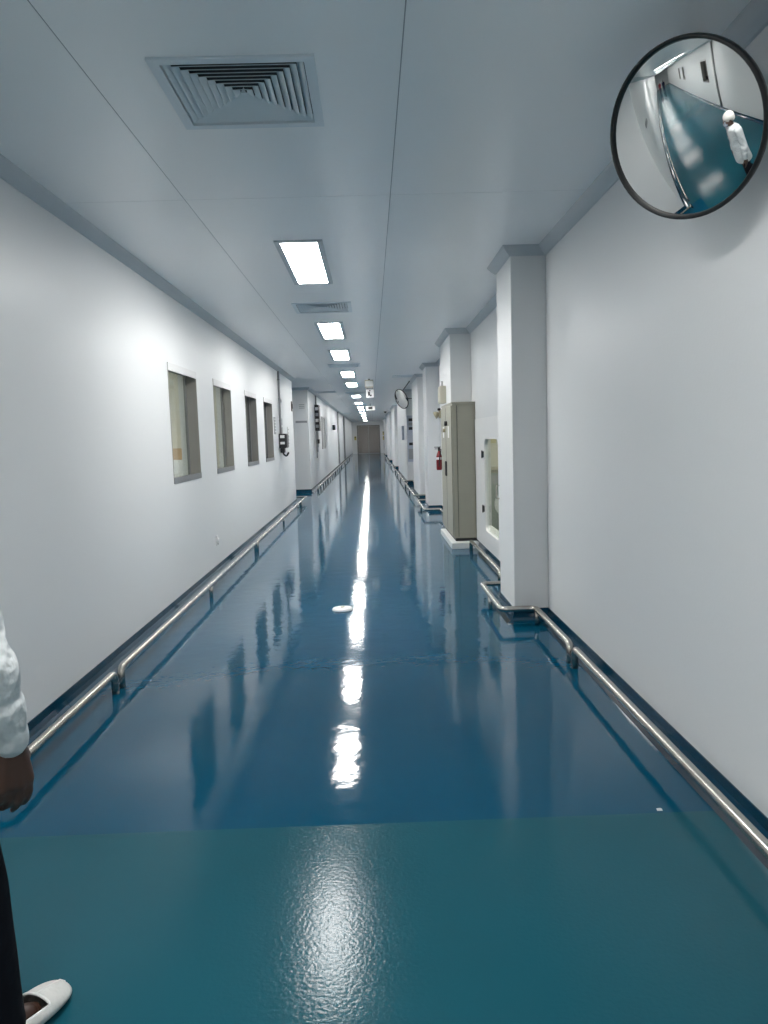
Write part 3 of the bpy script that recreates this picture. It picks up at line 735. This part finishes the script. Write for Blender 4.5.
def head(mb, c, f):
    """head centred at c, facing horizontal direction f"""
    c = Vector(c); f = Vector(f).normalized(); z = Vector((0,0,1)); s = f.cross(z)
    R = Matrix((s, f, z)).transposed()
    mb.ell(c + z*.025 - f*.012, (.075, .095, .095), R); mb.ell(c - z*.045 + f*.018, (.060, .070, .075), R)
    mb.ell(c - z*.095 + f*.045, (.030, .028, .022), R)                                     # chin
    mb.ell(c - z*.018 + f*.092, (.013, .022, .026), R); mb.ell(c - z*.033 + f*.100, (.017, .014, .012), R)   # nose
    for q in (-1, 1):
        mb.ell(c + s*q*.078 - z*.012 - f*.005, (.010, .022, .033), R)                      # ears
        mb.ell(c + s*q*.030 + f*.078 + z*.018, (.024, .012, .010), R)                      # brow
        mb.ell(c + s*q*.042 + f*.062 - z*.03, (.022, .022, .02), R)                        # cheek
    mb.ell(c - z*.066 + f*.083, (.024, .012, .008), R)                                     # lips

def person(loc, label):
    P = empty('person', label, 'person', loc)
    X, Y = 0, 0                              # local: facing +y, right side = +x
    # skeleton of the pose
    hipR, kneeR, ankR = (.095, .0, .90), (.140, .055, .49), (.152, .085, .085)
    hipL, kneeL, ankL = (-.095, .0, .90), (-.11, -.03, .49), (-.12, -.20, .10)
    shR, elR, wrR = (.195, .0, 1.42), (.235, -.005, 1.12), (.255, .06, .875)
    shL, elL, wrL = (-.195, .0, 1.42), (-.275, -.04, 1.13), (-.285, .04, .88)
    hc = (0, .045, 1.615)
    # body: head, neck, torso, arms with hands, legs - one continuous surface
    b = MB(); head(b, hc, (0, 1, 0))
    b.cap((0, .01, 1.42), (0, .03, 1.56), .058, .055)
    b.loft([((0,0,.86), .15, .10), ((0,0,.95), .165, .11), ((0,0,1.1), .14, .10), ((0,.005,1.3), .16, .11), ((0,.005,1.42), .15, .09), ((0,.01,1.47), .08, .06)])
    for h, k, a in ((hipR, kneeR, ankR), (hipL, kneeL, ankL)):
        b.cap(h, k, .075, .052); b.cap(k, a, .052, .036)
    for s_, e_, w_ in ((shR, elR, wrR), (shL, elL, wrL)):
        b.cap(s_, e_, .052, .040); b.cap(e_, w_, .040, .027)
    hand(b, Vector(wrR)+Vector((.0,.004,-.02)), (-.02, .10, -1), (.50, .86, 0), (-.86, .5, 0), 1.25)
    hand(b, Vector(wrL)+Vector((.0,.004,-.02)), (.05, .16, -1), (.35, .95, 0), (1, -.2, 0))
    for a, dy in ((ankR, Vector((.36, 1, 0)).normalized()), (ankL, Vector((-.05, 1, 0)).normalized())):
        a = Vector(a); b.cap(a + Vector((0,0,-.02)) - dy*.04, a + dy*.11 + Vector((0,0,-.052)), .034, .024)
    bo = b.build('body', M['skin'], P, True); remesh(bo, .006, 4)
    # face details
    for q in (-1, 1):
        MB().ell((hc[0]+q*.030, hc[1]+.078, hc[2]+.004), (.0125, .009, .007), None, 12, 8).build('eye', M['labelw'], P, True)
    # trousers
    t = MB()
    t.loft([((0,0,.84), .15, .115), ((0,0,.92), .175, .13), ((0,0,1.02), .165, .12)])
    for h, k, a in ((hipR, kneeR, ankR), (hipL, kneeL, ankL)):
        h, k, a = map(Vector, (h, k, a))
        t.cap(h, k, .098, .076); t.cap(k, a + Vector((0, -.005, .0)), .076, .066)
        t.cap(a + Vector((0,-.01,.03)), a + Vector((.004,-.006,-.005)), .066, .066)
    to = t.build('trousers', M['trousers'], P, True); remesh(to, .011, 5)
    # gown: torso, skirt and two wide sleeves
    g = MB()
    g.loft([((0,-.005,.70), .205, .168), ((0,0,.84), .200, .160), ((0,0,1.0), .170, .145), ((0,0,1.2), .158, .140), ((0,.0,1.34), .180, .135), ((0,.0,1.43), .185, .115), ((0,.01,1.475), .11, .085), ((0,.015,1.50), .078, .072)])
    for s_, e_, w_ in ((shR, elR, wrR), (shL, elL, wrL)):
        s_, e_, w_ = map(Vector, (s_, e_, w_))
        g.cap(s_, e_, .076, .062); g.cap(e_, w_, .064, .048)
        dv = (w_-e_).normalized()
        g.cap(e_ + dv*.05, e_ + dv*.09, .074, .070); g.cap(w_ - dv*.10, w_ - dv*.07, .062, .060); g.cap(w_ - dv*.03, w_ + dv*.005, .050, .046)
    go = g.build('gown', M['gown'], P, True); remesh(go, .011, 3)
    for k in range(4): MB().tube([(.0, .150, 1.30-.14*k), (.0, .158, 1.30-.14*k)], .009, 10).build('snap_button', M['labelw'], P, True)
    # hair net, mask
    n_ = MB(); n_.ell((0, hc[1]-.022, hc[2]+.045), (.098, .112, .098)); n_.ell((0, hc[1]-.075, hc[2]+.0), (.075, .06, .07))
    no = n_.build('hair_net', M['net'], P, True); remesh(no, .009, 3)
    k_ = MB(); k_.ell((0, hc[1]+.068, hc[2]-.055), (.058, .048, .052)); ko = k_.build('face_mask', M['mask'], P, True)
    # shoe covers over brown shoes
    for a, dy, rz in ((ankR, Vector((.36, 1, 0)).normalized(), 0), (ankL, Vector((-.05, 1, 0)).normalized(), 0)):
        a = Vector((a[0], a[1], 0)); sx = Vector((dy.y, -dy.x, 0))
        heel = a - dy*.075; 
        # cover: lofted along the foot, open at the top
        secs = [(-.02, .02, .05), (.0, .046, .085), (.05, .052, .095), (.10, .053, .090), (.15, .058, .080), (.20, .063, .070), (.25, .060, .058), (.29, .044, .044), (.308, .018, .026)]
        vs = []; fs = []; nn = 14
        for (tt, hw, hh) in secs:
            for k in range(nn):
                an = 2*math.pi*k/nn; cx_, cz_ = math.cos(an), math.sin(an)
                p = heel + dy*tt + sx*hw*cx_*(1 - .12*max(0, cz_)) + Vector((0,0, .002 + hh*(.5+.5*cz_)))
                vs.append(p)
        for i in range(len(secs)-1):
            for k in range(nn):
                j = (k+1) % nn; tm = (secs[i][0]+secs[i+1][0])/2; ang = 2*math.pi*(k+.5)/nn
                if .01 < tm < .19 and math.sin(ang) > .6: continue      # opening for the foot
                fs.append((i*nn+k, i*nn+j, (i+1)*nn+j, (i+1)*nn+k))
        fs.append(tuple(reversed(range(nn)))); fs.append(tuple((len(secs)-1)*nn+k for k in range(nn)))
        cv = MB().add(vs, fs).build('shoe_cover', M['cover'], P, True)
        so_ = cv.modifiers.new('sub', 'SUBSURF'); so_.levels = so_.render_levels = 2
        sf = cv.modifiers.new('solid', 'SOLIDIFY'); sf.thickness = .003; sf.offset = 1
        # elastic hem along the opening, seam ridge over the toe, brown shoe inside
        def cp(i_, k_, f_=1.0):
            tt, hw, hh = secs[i_]; an = 2*math.pi*k_/nn
            return heel + dy*tt + sx*hw*math.cos(an)*(1-.12*max(0, math.sin(an)))*f_ + Vector((0,0,.003+hh*(.5+.5*math.sin(an))))
        e_pts = [cp(i_, 1, .97) for i_ in range(1, 6)] + [cp(5, k_) for k_ in (2, 3, 4, 5)] + [cp(i_, 6, .97) for i_ in range(5, 0, -1)]
        MB().tube(fillet(e_pts, .02, 3), .0042, 8).build('hem', M['labelw'], cv, True)
        MB().tube([cp(i_, 3.5) for i_ in (5, 6, 7, 8)], .003, 8).build('seam', M['labelw'], cv, True)
        shm = MB(); shm.cap(heel + dy*.03 + Vector((0,0,.048)), heel + dy*.165 + Vector((0,0,.036)), .041, .031)
        shm.build('shoe', M['shoe'], P, True)
    return P
P1 = person((-1.185, 1.745, 0), 'person in a white gown, dark trousers and white shoe covers at the left edge')
P1.rotation_euler.z = 0.0

# two distant figures at the end of the side corridor, seen only as specks in the mirror
def small_person(loc, m_, label):
    P = empty('person', label, 'person', loc); b = MB(); head(b, (0, 0, 1.58), (1, 0, 0)); b.cap((0,0,1.38), (0,0,1.52), .055, .05)
    b.cap((0,-.19,1.38), (0,-.25,.9), .05, .035); b.cap((0,.19,1.38), (0,.25,.9), .05, .035)
    for s in (-1, 1): hand(b, (.0, s*.252, .88), (.1, 0, -1), (1, 0, 0), (0, -s, 0))
    b.loft([((0,0,.8), .1, .16), ((0,0,1.1), .1, .15), ((0,0,1.4), .1, .17)])
    o = b.build('body', M['skin'], P, True); remesh(o, .009, 3)
    g = MB(); g.loft([((0,0,.75), .13, .19), ((0,0,1.1), .12, .175), ((0,0,1.38), .115, .2), ((0,0,1.46), .07, .1)])
    for s in (-1, 1): g.cap((0,s*.2,1.38), (0,s*.25,.98), .065, .05)
    o = g.build('overall', m_, P, True); remesh(o, .015, 3)
    t = MB()
    for s in (-1, 1): t.cap((0,s*.09,.82), (0,s*.1,.1), .09, .065); t.cap((-.03,s*.1,.045), (.16,s*.1,.04), .04, .035)
    t.loft([((0,0,.74), .12, .17), ((0,0,.9), .12, .18)])
    o = t.build('trousers', M['navy'], P, True); remesh(o, .015, 3)
small_person((-30.5, 2.6, 0), M['redcloth'], 'distant red clothed figure, a speck in the near mirror')
small_person((-29.5, 1.9, 0), M['navy'], 'distant dark clothed figure, a speck in the near mirror')
